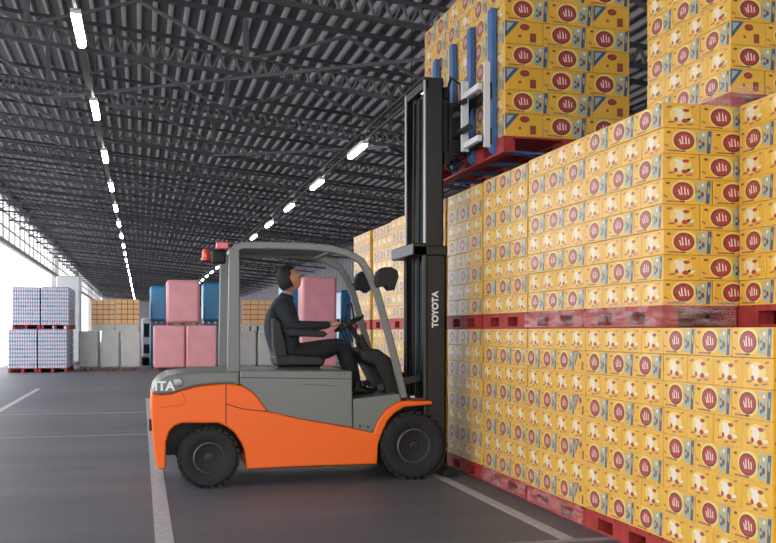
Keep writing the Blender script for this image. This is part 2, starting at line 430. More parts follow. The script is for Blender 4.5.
# raised load: two pallets side by side, larger cartons
K = .48/LX; KY = .415/LY; RH = .23; LXW, LY0, LZ0 = 3.49, 8.83, 3.33
for p, y0 in enumerate((LY0, LY0+1.38)):
    st = ('nearer half of the raised load', 'farther half of the raised load')[p]
    for r in range(8):
        z = LZ0+.16+r*RH; sc = (K, KY, RH/LH)
        if r % 2 == 0:    # corner carton lies lengthways down the face
            segs = [(.48, 1), (.48, 1), (.415, 0)]; fr = [(.415, None), (.48, 1), (.48, 1)]
        else:
            segs = [(.415, 0), (.48, 1), (.48, 1)]; fr = [(.48, None), (.48, 1), (.415, 0)]
        yy = y0
        for j, (L, lg) in enumerate(segs):
            put(LXW+(.2075 if lg else .24), yy+L/2, z, (-PI/2 if not (lg and j == 0) else PI*1.5) if lg else 0, sc, st, r, ('face', j, 3)); yy += L
        if p == 0:
            xx = LXW+fr[0][0]
            for j, (L, lg) in enumerate(fr[1:]):
                put(xx+L/2, y0+(.2075 if lg else .24), z, 0 if lg else -PI/2, sc, st, r, ('front', j, 2)); xx += L
# triangle ends face the aisle front: a carton turned so its east end looks to the camera
def pos_word(kind, i, n, st):
    return '%s from right' % ORD[i] if kind == 'face' else '%s on front' % ORD[i]
res = []
for c in cartons:
    (x, y, z), rot, sc, st, r, (kd, i, n) = c
    tri = st == tn or ('raised' in st)
    if 1 < abs(rot) < 2: rot = -PI/2 if tri else PI/2      # which end looks towards -Y
    d = math.sqrt(x*x+y*y+(z-EYE)**2)
    t = math.atan2(x, y)-YAW; u = 388+FPX*math.tan(t); dd = x*sn+y*cs; v = HOR-(z+.09-EYE)*FPX/dd
    inv = (u > 796 or v < -22 or v > 560) or st.startswith('lower stack beyond')
    size = sc[0]/dd
    if 402 < u < 442 and v > 60: size *= .3          # behind the mast
    if u < 402: size *= .4
    res.append((inv, -size, c, rot))
res.sort(key=lambda q: (q[0], q[1]))
vis = [q for q in res if not q[0]]
near, rest = vis[:296], vis[296:]+[q for q in res if q[0]]
seen = {}
for inv, sz, c, rot in near:
    loc, _, sc, st, r, (kd, i, n) = c
    o = bpy.data.objects.new('carton', CART_ME); COL.objects.link(o)
    o.location = loc; o.rotation_euler = (0, 0, rot); o.scale = sc
    lab = 'yellow carton, %s row up, %s, in %s' % (ORD[r], pos_word(kd, i, n, st), st)
    o['label'] = lab; o['category'] = 'carton'; o['group'] = 'cartons in the ' + st
    seen[lab] = seen.get(lab, 0)+1
print('CARTONS', len(res), 'near', len(near), 'dup', sum(1 for v in seen.values() if v > 1), 'maxw', max(len(l.split()) for l in seen))
big = MB()
for inv, sz, c, rot in rest:
    loc, _, sc, st, r, q = c
    big.merge(CART_S, Matrix.Translation(loc) @ Matrix.Rotation(rot, 4, 'Z') @ Matrix.Diagonal((*sc, 1)))
tag(big.build('carton'), 'distant yellow cartons of the wall, behind the truck and farther down the hall', 'carton', kind='stuff')

# ------------------------------------------------------------------ pallets
def pallet_proto(sx, sy, h, m, nm='pallet'):
    r = empty(nm, (0, 0, 0)); t = .02
    mb = MB(); n = 7
    for i in range(n):
        w_ = sy/n; mb.box((0, i*w_+.006, h-t), (sx, (i+1)*w_-.006, h), m)
    for j in range(3):
        x = (0, sx/2-.05, sx-.1)[j]; mb.box((x, 0, h-2*t), (x+.1, sy, h-t), m)
    mb.build('deck', r)
    for i in range(3):
        for j in range(3):
            x = (0, sx/2-.06, sx-.12)[i]; y = (0, sy/2-.12, sy-.22)[j]
            MB().box((x, y, t), (x+.12, y+(.24 if j == 1 else .22), h-2*t), m).build('block', r)
    for i in range(3):
        x = (0, sx/2-.06, sx-.12)[i]; MB().box((x, 0, 0), (x+.12, sy, t), m).build('skid_board', r)
    return r
proto = pallet_proto(1.15, 1.155, PH, M_pal)
used = False
lev = {0: 'ground', 1: 'second', 2: 'third'}
for i, (x, y, z, nm) in enumerate(pallets):
    p = proto if not used else copy_tree(proto); used = True
    p.location = (x-.004, y, z)
    far = 'behind the mast' in nm
    tag(p, 'red pallet carrying the %s' % nm, 'pallet', 'red pallets in the carton wall')
lp = pallet_proto(1.37, 1.37, .16, M_pal)
lp.location = (LXW-.01, LY0, LZ0); tag(lp, 'red pallet raised on the forks, nearer of the two', 'pallet', 'raised red pallets')
lp2 = copy_tree(lp); lp2.location = (LXW-.01, LY0+1.38, LZ0); lp2['label'] = 'red pallet raised on the forks, farther of the two'

# stretch film: crumpled skirts around two pallets and along the foot of the wall
def film_mat():
    m = bpy.data.materials.new('stretch_film'); m.use_nodes = True; nt = m.node_tree; b = nt.nodes['Principled BSDF']
    b.inputs['Base Color'].default_value = (.85, .7, .66, 1); b.inputs['Roughness'].default_value = .18
    tc = nt.nodes.new('ShaderNodeTexCoord'); mp = nt.nodes.new('ShaderNodeMapping'); mp.inputs['Scale'].default_value = (3, 3, 16)
    n = nt.nodes.new('ShaderNodeTexNoise'); n.inputs['Scale'].default_value = 2.2; n.inputs['Detail'].default_value = 3
    r = nt.nodes.new('ShaderNodeMapRange'); r.inputs[1].default_value = .42; r.inputs[2].default_value = .72; r.inputs[3].default_value = .05; r.inputs[4].default_value = .42
    nt.links.new(tc.outputs['Object'], mp.inputs[0]); nt.links.new(mp.outputs[0], n.inputs[0]); nt.links.new(n.outputs[0], r.inputs[0])
    nt.links.new(r.outputs[0], b.inputs['Alpha'])
    return m
M_film = film_mat()
def skirt(pts, z0, z1, label, amp=.012):
    mb = MB(); P_ = []
    for a, b in zip(pts[:-1], pts[1:]):
        L = math.hypot(b[0]-a[0], b[1]-a[1]); n = int(L/.05)
        for i in range(n): P_.append((a[0]+(b[0]-a[0])*i/n, a[1]+(b[1]-a[1])*i/n))
    P_.append(pts[-1]); rows = 6; vs = []; N = len(P_)
    for j in range(rows):
        for i, (x, y) in enumerate(P_):
            k = random.uniform(-amp, amp)
            vs.append((x+k-.006, y+random.uniform(-amp, amp)-.006, z0+(z1-z0)*j/(rows-1)+(random.uniform(-.008, .008) if 0 < j < rows-1 else 0)))
    fs = [(j*N+i, j*N+i+1, (j+1)*N+i+1, (j+1)*N+i) for j in range(rows-1) for i in range(N-1)]
    mb.add(vs, fs, M_film); o = mb.build('stretch_film', smooth=True)
    tag(o, label, 'plastic film', 'stretch film around pallets')
skirt([(XW-.018, stackY[1]+1.14), (XW-.018, stackY[1]-.018), (XW+.56, stackY[1]-.018)], Z2+.01, Z2+PH+.03, 'crumpled clear film around the pallet of the stack with the visible corner')
skirt([(TX-.018, TY+1.14), (TX-.018, TY-.018), (TX+.9, TY-.018)], Z3+.02, Z3+PH+.05, 'crumpled clear film around the pallet of the topmost stack')
skirt([(XW-.018, stackY[2]+1.14), (XW-.018, stackY[2]+.01)], .02, PH+.01, 'clear film around the floor pallet beside the white line')

# ------------------------------------------------------------------ forklift
FN = 9.50; FC = 10.14; FF = FC*2-FN     # near tyre face, centre line, far tyre face
T = empty('forklift', (1.6, FC, 0), 'orange and grey counterbalance forklift with raised black mast', 'forklift')
def pp(lst, Y): return [(P(u, v, Y).x, P(u, v, Y).z) for u, v in lst]
bodyY0, bodyY1 = FN+.03, FF-.03
# orange body
top = [(151.5,394),(160,395),(170,394.5),(181,391),(197,386.5),(215,384.5),(232,384),(243,386),(251,391),(258,398),(267,411),(300,419),(350,427.5),(373,433),(377,422),(386,409.5),(394,404),(402,401),(432,401)]
bot = [(432,404.5),(404,407),(395,412.5),(388,420),(383,430),(378,444),(377,464),(300,466.5),(246.5,469),(244.5,452),(241,442),(234,432),(226,426),(218,423),(182,423),(174,426),(169,432),(166,442),(165.5,469),(158,469),(154.5,455),(152,430),(151,412)]
BY = FN+.05
o = MB().prism(pp(top+bot, BY), bodyY0, bodyY1, M_orange).build('body', T, bevel=.018, seg=3)
# seam lines on the side
def strip(pts, Y, wd, m, name, thick=.003):
    mb = MB()
    for a, b in zip(pts[:-1], pts[1:]): mb.bar(P(*a, Y), P(*b, Y), wd, thick, m, up=(0,1,0)) if False else mb.bar(P(*a, Y), P(*b, Y), thick, wd, m)
    return mb
strip([(226,384.5),(226,404),(243,409),(267,411.5)], bodyY0-.001, .008, M_blk2, 'seam').build('seam', T)
strip([(226,404),(226,424)], bodyY0-.001, .008, M_blk2, 'seam').build('seam', T)
strip([(181,392),(186,401),(182,405),(158,408)], bodyY0-.001, .01, mat('orange_crease', (222,72,12), .4), 's').build('crease', T)
# inner chassis between the wheels
MB().box((P(160,0,BY).x, FN+.32, .3), (P(430,0,BY).x, FF-.32, .78), M_blk2).box((P(250,0,BY).x, FN+.1, .16), (P(375,0,BY).x, FF-.1, .3), M_blk2).build('chassis', T)
# grey counterweight hood
hood = [(151.5,394),(154,387),(159,380.5),(168,375.5),(185,372.5),(210,371),(240,370.5),(240,386),(232,384),(215,384.5),(197,386.5),(181,391),(170,394.5),(160,395)]
MB().prism(pp(hood, BY), bodyY0+.012, bodyY1-.012, M_grey).build('hood', T, bevel=.03, seg=3)
# battery cover and side panel
panel = [(240,370.5),(352,371),(352.5,427.8),(300,419),(267,411),(258,398),(251,391),(243,386),(240,384)]
MB().prism(pp(panel, BY), bodyY0+.006, bodyY1-.006, M_grey).build('battery_cover', T, bevel=.012)
strip([(240,377.5),(352,379)], bodyY0+.004, .006, M_blk2, 's').build('seam', T)
MB().box((P(334,0,BY).x, bodyY0-.006, P(0,378,BY).z-.0), (P(347,0,BY).x, bodyY0+.01, P(334,374.5,BY).z+.005), M_blk2).build('latch', T, bevel=.004)
strip([(300,384),(338,386)], bodyY0+.004, .005, M_dgrey, 's').build('seam', T)
# grey step panel ahead of the cover
step = [(353,399),(398,393.5),(402,401),(394,404),(386,409.5),(377,422),(373,433),(353,428)]
MB().prism(pp(step, BY), bodyY0+.012, bodyY1-.012, M_grey).build('step_panel', T, bevel=.01)
MB().cyl(P(360,426,bodyY0+.005), P(360,426,bodyY0-.01)+Vector((0,-.002,0)), .012, M_blk2).cyl(P(368,427,bodyY0+.005), P(368,427,bodyY0-.012), .012, M_blk2).build('bolt', T)
# rear bumper pad, lamp, lettering
MB().box((P(151,0,BY).x-.02, FN+.06, P(151,431,BY).z), (P(151,0,BY).x+.05, FN+.2, P(151,420,BY).z), M_blk2).build('bumper_pad', T, bevel=.008)
lampc = P(178,382.5,bodyY0)
MB().lathe((lampc.x, bodyY0+.02, lampc.z), (0,-1,0), [(.045,0),(.05,.015),(.042,.03),(.02,.036)], M_chr, 20).build('rear_lamp', T, smooth=True)
def text(body, loc, size, rot, m, name, ext=.003, bold=.004):
    cu = bpy.data.curves.new(name, 'FONT'); cu.body = body; cu.size = size; cu.extrude = ext; cu.offset = bold; cu.align_x = 'CENTER'; cu.align_y = 'CENTER'
    to = bpy.data.objects.new(name, cu); COL.objects.link(to)
    dg = bpy.context.evaluated_depsgraph_get(); me = bpy.data.meshes.new_from_object(to.evaluated_get(dg))
    bpy.data.objects.remove(to); me.materials.clear(); me.materials.append(m)
    ob = bpy.data.objects.new(name, me); COL.objects.link(ob); ob.parent = T
    ob.location = Vector(loc)-T.location; ob.rotation_euler = rot
    return ob
tl = P(164.5,386.5,bodyY0)
text('ITA', (tl.x, bodyY0+.008, tl.z), .125, (PI/2, 0, 0), M_txt, 'lettering', bold=.004)
M_rim = mat('rim_paint', (76, 76, 78), .38)
# wheels
def wheel(x, z, r, yo, side, wd, nm):
    """yo outer face Y, side -1 when the outer face looks to -Y"""
    wh = empty(nm, Vector((x, yo, z))-T.location); wh.parent = T
    ax = (0, side, 0)
    MB().lathe((x, yo-side*wd, z), ax, [(r*.5,0),(r*.9,.012),(r*.985,wd*.12),(r,wd*.3),(r,wd*.7),(r*.985,wd*.86),(r*.93,wd*.97),(r*.86,wd),(r*.56,wd*.93),(r*.5,wd*.86)], M_rub, 48).build('tyre', wh, smooth=True)
    mb = MB()
    for i in range(26):
        t = 2*PI*i/26
        for s_, off in ((.0, .0), (.5, .12)):
            a = t+s_*2*PI/26; c = Vector((x+math.cos(a)*r*.985, yo-side*(wd*(.2+.55*(s_*1.3))), z+math.sin(a)*r*.985))
            Mx = Matrix.Translation(c) @ Matrix.Rotation(-a, 4, 'Y')
            mb.box((-.012, -wd*.22, -r*.07), (.012, wd*.22, r*.07), M_rub, Mx)
    mb.build('tread', wh)
    MB().lathe((x, yo-side*.04, z), ax, [(r*.52,-.06),(r*.52,.02),(r*.475,.028),(r*.45,.0),(r*.4,-.04),(r*.33,-.045),(r*.3,-.02),(r*.24,-.015),(r*.22,-.045),(r*.18,-.05)], M_rim, 40).build('rim', wh, smooth=True)
    MB().lathe((x, yo-side*.04, z), ax, [(r*.17,-.055),(r*.17,.005),(r*.14,.018),(r*.07,.02),(r*.06,.028)], M_blk, 24).build('hub', wh, smooth=True)
    mb = MB()
    for i in range(6):
        a = 2*PI*i/6+.3; c = Vector((x+math.cos(a)*r*.365, yo-side*.075, z+math.sin(a)*r*.365)); mb.cyl(c, c+Vector((0, side*.025, 0)), r*.035, M_dgrey, n=8)
    mb.build('wheel_nuts', wh)
    return wh
rw = P(209, 458.5, FN); fw = P(414.5, 445.5, FN)
for yo, sd in ((FN, -1), (FF, 1)):
    wheel(rw.x, .298, .298, yo, sd, .2, 'rear_wheel')
    wheel(fw.x, .352, .352, yo, sd, .24, 'front_wheel')
# overhead guard
GN = FN+.09; GF = FF-.09
path = [(235,372),(234.5,300),(234,256),(236,248.5),(242,245.5),(270,245.5),(308,246.5),(332,249),(348,253.5),(361,261),(369,273.5),(376.5,292),(388,333),(396,364),(404,398)]
gp = [P(u, v, GN) for u, v in path]
g = MB()
g.tube(gp, 0, M_grey, sq=(.028, .038)); g.tube([p+Vector((0, GF-GN, 0)) for p in gp], 0, M_grey, sq=(.028, .038))
# wide rear posts
for y in (GN, GF): g.prism([(P(227,0,GN).x, P(227,372,GN).z), (P(240,0,GN).x, P(240,372,GN).z), (P(239.5,0,GN).x, P(238,250,GN).z), (P(229,0,GN).x, P(230,247,GN).z)], y-.03, y+.03, M_grey)
zt = gp[5].z; xr0 = gp[4].x; xr1 = gp[7].x
g.box((xr0-.06, GN, zt-.03), (xr0+.02, GF, zt+.02), M_grey); g.box((xr1+.0, GN, gp[7].z-.03), (xr1+.07, GF, gp[7].z+.01), M_grey)
g.build('overhead_guard', T, bevel=.012)
for i in range(6):
    y = GN+(GF-GN)*(i+1)/7
    MB().box((xr0, y-.022, zt-.028), (xr1+.03, y+.022, zt+.0), M_dgrey).build('roof_bar', T)
# lower front brace of guard
pb = P(398, 394, GN); MB().box((pb.x-.05, GN-.02, pb.z-.05), (pb.x+.04, GF+.02, pb.z+.0), M_grey).build('front_crossbar', T, bevel=.008)
# beacon, bracket and red light on the rear posts
b0 = P(224, 249, GN)
MB().bar((b0.x+.05, FC-.1, zt-.14), (b0.x-.2, FC-.1, zt-.14), .04, .03, M_blk2).build('beacon_bracket', T)
bc = P(206, 257, FC-.1)
MB().lathe((bc.x, FC-.1, zt-.13), (0,0,1), [(.05,0),(.052,.02),(.04,.03),(.042,.09),(.03,.115),(.01,.12)], M_beac, 20).build('beacon', T, smooth=True)
MB().box((b0.x-.07, GN+.02, zt-.045), (b0.x+.05, GN+.14, zt+.03), M_redl).build('red_lamp', T, bevel=.01)
MB().box((b0.x-.1, GN+.25, zt-.17), (b0.x+.04, GN+.42, zt-.03), M_blk2).build('rear_work_lamp', T, bevel=.015)
# mirrors / work lamps ahead of the front pillars
def shape(poly, Y, th, m, nm, bev=.012): return MB().prism([(P(u, v, Y).x, P(u, v, Y).z) for u, v in poly], Y-th/2, Y+th/2, m).build(nm, T, bevel=bev)
s1 = [(374,281),(377,272),(382,267.5),(390,267.5),(396,271),(397,277),(393,290),(388,291),(384,286),(376,288)]
shape(s1, GN-.03, .16, M_blk2, 'work_lamp')
s2 = [(353.5,281),(357,274),(362,271),(368,272),(371,278),(369.5,290),(365,293.5),(361,290),(355,291)]
shape(s2, GF, .16, M_blk2, 'work_lamp')
q = P(385, 277, GN-.03)
MB().bar((q.x+.03, GN-.03, q.z), (q.x-.16, GN, q.z-.06), .02, .02, M_blk2).bar(P(363,281,GF), P(352,285,GF), .02, .02, M_blk2).build('lamp_bracket', T)
# ---- mast
MN = 9.68; MF = 10.52
def xs(u, Y=MN): return P(u, 300, Y).x
zo = P(436,250,MN).z; zi = P(433,79,MN).z
x0, x1 = xs(425), xs(446)
def channel(y, sg, xa, xb, z0, z1, wd, th, m):
    """U-shaped upright, open side towards the centre"""
    ya, yb = (y, y+sg*wd); mb = MB()
    mb.box((xa, min(y, y+sg*th), z0), (xb, max(y, y+sg*th), z1), m)
    for xx in (xa, xb-th): mb.box((xx, min(ya, yb), z0), (xx+th, max(ya, yb), z1), m)
    return mb
for y, sg in ((MN, 1), (MF, -1)):
    channel(y, sg, x0, x1, .12, zo, .09, .016, M_blk).build('outer_upright', T)
    channel(y+sg*.02, sg, xs(425.5), xs(444), .55, zi, .08, .014, M_blk).build('inner_upright', T)
cb = MB()
cb.box((x0-.14, MN-.035, zo-.06), (x0+.02, MF+.035, zo+.07), M_blk); cb.box((x0-.14, MN-.035, zo-.06), (x1+.01, MN-.005, zo+.045), M_blk)
cb.box((x0-.14, MF+.005, zo-.06), (x1+.01, MF+.035, zo+.045), M_blk); cb.build('mast_crosshead', T, bevel=.012)
MB().box((x0-.03, MN+.03, .5), (x0-.005, MF-.03, .7), M_blk).box((x0-.06, MN+.03, .18), (x0-.005, MF-.03, .34), M_blk).build('mast_lower_crossbar', T)
MB().box((x0+.0, MN+.02, zi-.09), (x0+.05, MF-.02, zi), M_blk).box((x0+.0, MN+.02, zi-.0), (xs(444), MN+.1, zi+.025), M_blk).box((x0+.0, MF-.1, zi), (xs(444), MF-.02, zi+.025), M_blk).build('mast_top_crossbar', T, bevel=.006)
for y in (MN-.0, MF-.1):
    MB().cyl((x0-.0, y, .45), (x0-.0, y, zo+.02), .03, M_blk, n=20).build('lift_cylinder', T, smooth=True)
    MB().cyl((x0-.0, y, zo+.02), (x0-.0, y, zi-.02), .016, M_chr, n=16).build('piston_rod', T, smooth=True)
for y in (MN+.2, MF-.24):
    MB().box((x0+.06, y-.022, 1.0), (x0+.072, y+.022, zi-.1), M_dgrey).build('lift_chain', T)
for y in (MN+.3, MN+.36, MF-.33):
    MB().tube([(x0+.02, y, .6), (x0+.02, y, zo), (x0+.03, y, zi-.15)], .014, M_blk2).build('hydraulic_hose', T, smooth=True)
MB().box((x0+.05, MN+.1, .6), (x0+.07, MF-.1, zo-.1), M_blk2).build('mast_shade_panel', T)  # added dark plate standing in for shade between the lower uprights
MB().box((x0+.05, MN+.12, zo+.1), (x0+.065, FC-.12, zi-.12), M_blk2).build('mast_shade_panel', T)  # second added dark plate, shade inside the upper mast
for dy in (-.34, .34): MB().bar((x0-.5, FC+dy, .95), (x0-.02, FC+dy, 1.05), .07, .07, M_blk).build('tilt_cylinder', T)
tz = P(435, 309.5, MN)
text('TOYOTA', (xs(435.3), MN-.003, tz.z), .094, (PI/2, -PI/2, 0), M_txt, 'lettering', bold=.0035)
# warning mark low on mast foot
MB().box((xs(411), GN+.1, P(412,399,MN).z), (xs(415), GN+.14, P(412,396,MN).z), M_txt).build('foot_lamp', T)
MB().box((xs(404), GN+.05, P(412,401.5,MN).z), (xs(424), FF-.2, P(412,395,MN).z-.03), mat('dark_red_paint', (90,24,22), .5)).build('mast_mount', T)
# ---- carriage and four-fork clamp
xc = x1+.02; zc0, zc1 = 3.36, 4.18
c = MB()
c.box((xc-.02, MN+.06, zc0-.02), (xc+.04, MF-.06, zc0+.12), M_blk); c.box((xc-.02, MN+.06, zc1-.12), (xc+.04, MF-.06, zc1), M_blk)
for y in (MN+.1, FC-.04, MF-.18): c.box((xc-.1, y, zc0), (xc+.06, y+.08, zc1), M_blk)
c.build('carriage', T, bevel=.006)
MB().cyl((xc+.08, 9.2, zc0+.28), (xc+.08, 11.1, zc0+.28), .035, M_blk, n=14).cyl((xc+.08, 9.35, zc1-.24), (xc+.08, 10.9, zc1-.24), .03, M_blk, n=14).cyl((xc+.09, 9.6, zc0+.5), (xc+.09, 10.7, zc0+.5), .03, M_dgrey, n=14).build('side_shift_cylinder', T, smooth=True)
MB().tube([(xc, 9.75, zc1-.1), (xc+.03, 9.66, zc1+.08), (xc+.1, 9.55, zc1-.02), (xc+.1, 9.5, zc1-.3)], .016, M_blk2).tube([(xc, 9.85, zc0+.1), (xc+.04, 9.7, zc0-.1), (xc+.12, 9.55, zc0-.02)], .016, M_blk2).build('hydraulic_hose', T, smooth=True)
# white frames: upright plates and rungs
XFk = LXW-.035                                  # fork shank plane
xp = P(460, 100, 9.62)
wf = MB()
wf.box((xc+.07, 9.43, 3.43), (xc+.15, 9.46, 4.17), M_sil)
for z in (3.46, 3.98):
    wf.box((xc+.09, 9.0, z), (xc+.14, 9.46, z+.06), M_sil)
wf.box((xc+.0, 9.17, 3.40), (XFk+.01, 9.20, 4.24), M_sil) if False else wf.box((XFk-.12, 8.99, 3.40), (XFk-.055, 9.02, 4.26), M_sil)
wf.build('fork_positioner_frame', T, bevel=.004)
wf = MB(); wf.box((xc+.03, 10.66, 3.40), (xc+.1, 10.69, 4.14), M_sil)
for z in (3.46, 3.98): wf.box((xc+.05, 10.66, z-.03), (xc+.12, 11.08, z+.035), M_sil)
wf.build('fork_positioner_frame', T, bevel=.004)
fbar = MB()
for z in (3.48, 3.92): fbar.box((XFk-.06, 9.1, z), (XFk-.026, 11.3, z+.09), M_blk)
for y in (9.7, 10.5): fbar.box((xc+.03, y, 3.46), (XFk-.03, y+.1, 4.0), M_blk)
fbar.build('fork_bar', T, bevel=.005)
for yk in (9.08, 9.72, 10.33, 10.96):
    f = MB()
    prof = [(XFk-.03, 4.82), (XFk+.025, 4.82), (XFk+.03, 3.62), (XFk+.045, LZ0+.085), (XFk+.08, LZ0+.06), (LXW+1.15, LZ0+.035), (LXW+1.15, LZ0+.022), (XFk+.1, LZ0-.0+.022), (XFk+.02, LZ0+.022), (XFk-.02, LZ0+.06), (XFk-.03, LZ0+.12), (XFk-.025, 3.7)]
    f.prism(prof, yk-.06, yk+.06, M_fork); f.build('fork', T, bevel=.008)
    for zz in (3.44, 3.9): MB().box((XFk-.06, yk-.06, zz), (XFk-.02, yk+.06, zz+.16), M_blk).build('fork_hook', T, bevel=.006)
# ---- cab interior
flz = P(360, 397, FC).z
MB().box((P(300,0,FC).x, GN+.06, flz-.04), (P(402,0,FC).x, GF-.06, flz-.005), M_blk2).build('cab_floor', T)
def cabp(lst, y0, y1, m, nm, bev=.02, Y=FC): return MB().prism([(P(u, v, Y).x, P(u, v, Y).z) for u, v in lst], y0, y1, m).build(nm, T, bevel=bev, seg=3)
seat = empty('seat', Vector((P(285,0,FC).x, FC, 1.15))-T.location); seat.parent = T
def sp(lst, y0, y1, m, nm, bev): return MB().prism([(P(u, v, FC).x, P(u, v, FC).z) for u, v in lst], y0, y1, m).build(nm, seat, bevel=bev, seg=3)
sp([(268.5,318),(274,316),(279,322),(284,345),(286,357),(282,363),(274,360),(270,345)], FC-.24, FC+.24, M_seat, 'backrest', .035)
sp([(272,355),(290,353),(318,355),(322,361),(318,366),(275,366)], FC-.25, FC+.25, M_seat, 'cushion', .03)
sp([(276,366),(316,366),(320,371.5),(272,371.5)], FC-.2, FC+.2, M_blk2, 'seat_base', .005)
sp([(280,330),(287,328),(318,331),(322,334),(318,337),(284,336)], FC-.36, FC-.28, M_blk2, 'armrest', .012)
sp([(280,330),(287,328),(310,331),(312,334),(308,337),(284,336)], FC+.28, FC+.36, M_blk2, 'armrest', .012)
# dash console and steering
cabp([(352,352),(360,347),(371,349),(382,357),(387,368),(392,392),(395,397),(378,397),(374,380),(366,364),(355,360)], FC-.4, FC+.42, M_blk2, 'dashboard', .03)
cabp([(356,342),(360,333),(366,345),(371,352),(362,356)], FC-.12, FC+.12, M_blk2, 'steering_column_cover', .03)
stc = P(350, 325, FC-.08); ax = (P(363,349,FC-.08)-stc).normalized()
MB().cyl(stc, P(366,354,FC-.08), .028, M_blk2).build('steering_column', T, smooth=True)
ring = []; a_ = Vector((0,1,0)); b_ = ax.cross(a_).normalized()
for i in range(33): t = 2*PI*i/32; ring.append(stc-ax*.02+(a_*math.cos(t)+b_*math.sin(t))*.17)
sw = MB(); sw.tube(ring, .015, M_blk2, n=8)
for t in (.5, 2.6, 4.7): sw.bar(stc, stc-ax*.02+(a_*math.cos(t)+b_*math.sin(t))*.165, .03, .012, M_blk2)
sw.cyl(stc+ax*.02, stc-ax*.03, .035, M_blk2); sw.cyl(ring[20], ring[20]-ax*.05, .02, M_blk2)
sw.build('steering_wheel', T, smooth=True)
for k_, (u, v) in enumerate(((342,322),(345,318),(338,320))):
    a = P(u, v, FC-.2+k_*.03); b2 = P(u+8, v+24, FC-.2+k_*.03)
    MB().cyl(b2, a, .008, M_blk2, n=8).lathe(a-Vector((0,0,.015)), (0,0,1), [(.01,0),(.016,.015),(.01,.03)], M_blk2, 10).build('control_lever', T, smooth=True)
MB().tube([P(345,318,FC+.25), P(347,306,FC+.25), P(351,303,FC+.25), P(354,316,FC+.25), P(358,345,FC+.25)], .012, M_blk2, n=8).build('grab_handle', T, smooth=True)
for dy in (-.3, .08): MB().box((P(374,0,FC).x, FC+dy, flz), (P(382,0,FC).x, FC+dy+.1, flz+.1), M_blk).build('pedal', T, bevel=.008)

# ------------------------------------------------------------------ driver
D = empty('person', (P(285,0,FC).x, FC, 1.2), 'driver in dark jacket and trousers seated in the cab, looking up', 'person')
def V3(u, v, dy): return P(u, v, FC+dy)-0*Vector((0,0,0))
def body_skin():
    J = {}; vs = []; es = []; rad = []
    def j(n, p, r, par=None):
        J[n] = len(vs); vs.append(tuple(p-D.location)); rad.append(r if isinstance(r, tuple) else (r, r))
        if par: es.append((J[par], J[n]))
    j('pelvis', V3(287,355,0), (.17,.17))
    j('waist', V3(283,341,0), (.21,.2), 'pelvis'); j('chest', V3(280.5,322,0), (.26,.22), 'waist'); j('upper', V3(281.5,308,0), (.22,.17), 'chest')
    j('neck', V3(286,298.5,0), (.07,.07), 'upper'); j('necktop', V3(289,290,0), (.055,.055), 'neck')
    for s, nm in ((-1,'n'), (1,'f')):
        j('sh'+nm, V3(282.5,306,.19*s), .11, 'upper'); j('ua'+nm, V3(287,316,.225*s), .09, 'sh'+nm)
        j('el'+nm, V3(294.5,327,.24*s), .076, 'ua'+nm); j('fa'+nm, V3(312,326.5,.215*s), .062, 'el'+nm)
        j('wr'+nm, V3(331,324.5,.17*s), .036, 'fa'+nm)
        hip = V3(292,356,.1*s); j('hip'+nm, hip, .14, 'pelvis')
        j('th'+nm, V3(315,351.5,.13*s), .125, 'hip'+nm); k = .0 if s < 0 else 3
        j('kn'+nm, V3(343-k,345,.15*s), .1, 'th'+nm); j('cf'+nm, V3(350-k,362,.15*s), .085, 'kn'+nm)
        j('an'+nm, V3(357-k,386,.15*s), .058, 'cf'+nm)
    me = bpy.data.meshes.new('body'); me.from_pydata(vs, es, []); o = bpy.data.objects.new('body', me); COL.objects.link(o)
    sk = o.modifiers.new('skin', 'SKIN'); sk.use_smooth_shade = True
    for i, r in enumerate(rad): me.skin_vertices[0].data[i].radius = r
    me.skin_vertices[0].data[0].use_root = True
    su = o.modifiers.new('sub', 'SUBSURF'); su.levels = 2; su.render_levels = 2
    return o, J, vs
bo, J, bv = body_skin()
dg = bpy.context.evaluated_depsgraph_get(); me = bpy.data.meshes.new_from_object(bo.evaluated_get(dg))
bm = bmesh.new(); bm.from_mesh(me)
hipx = bv[J['pelvis']][0]
necktop = Vector(bv[J['necktop']]); neck = Vector(bv[J['neck']])
def skinned(chains):
    """finger chains: list of (points, radii) -> mesh"""
    vs = []; es = []; rr = []
    root = None
    for pts, rs in chains:
        prev = root
        for i, (p, r) in enumerate(zip(pts, rs)):
            if i == 0 and root is not None: continue
            vs.append(tuple(p)); rr.append(r); k = len(vs)-1
            if root is None and i == 0: root = 0; prev = 0; continue
            es.append((prev, k)); prev = k
    m2 = bpy.data.meshes.new('h'); m2.from_pydata(vs, es, []); o = bpy.data.objects.new('h', m2); COL.objects.link(o)
    o.modifiers.new('s', 'SKIN').use_smooth_shade = True
    for i, r in enumerate(rr): m2.skin_vertices[0].data[i].radius = (r, r)
    m2.skin_vertices[0].data[0].use_root = True
    o.modifiers.new('u', 'SUBSURF').levels = 1; o.modifiers['u'].render_levels = 1
    d2 = bpy.context.evaluated_depsgraph_get(); out = bpy.data.meshes.new_from_object(o.evaluated_get(d2)); bpy.data.objects.remove(o)
    return out
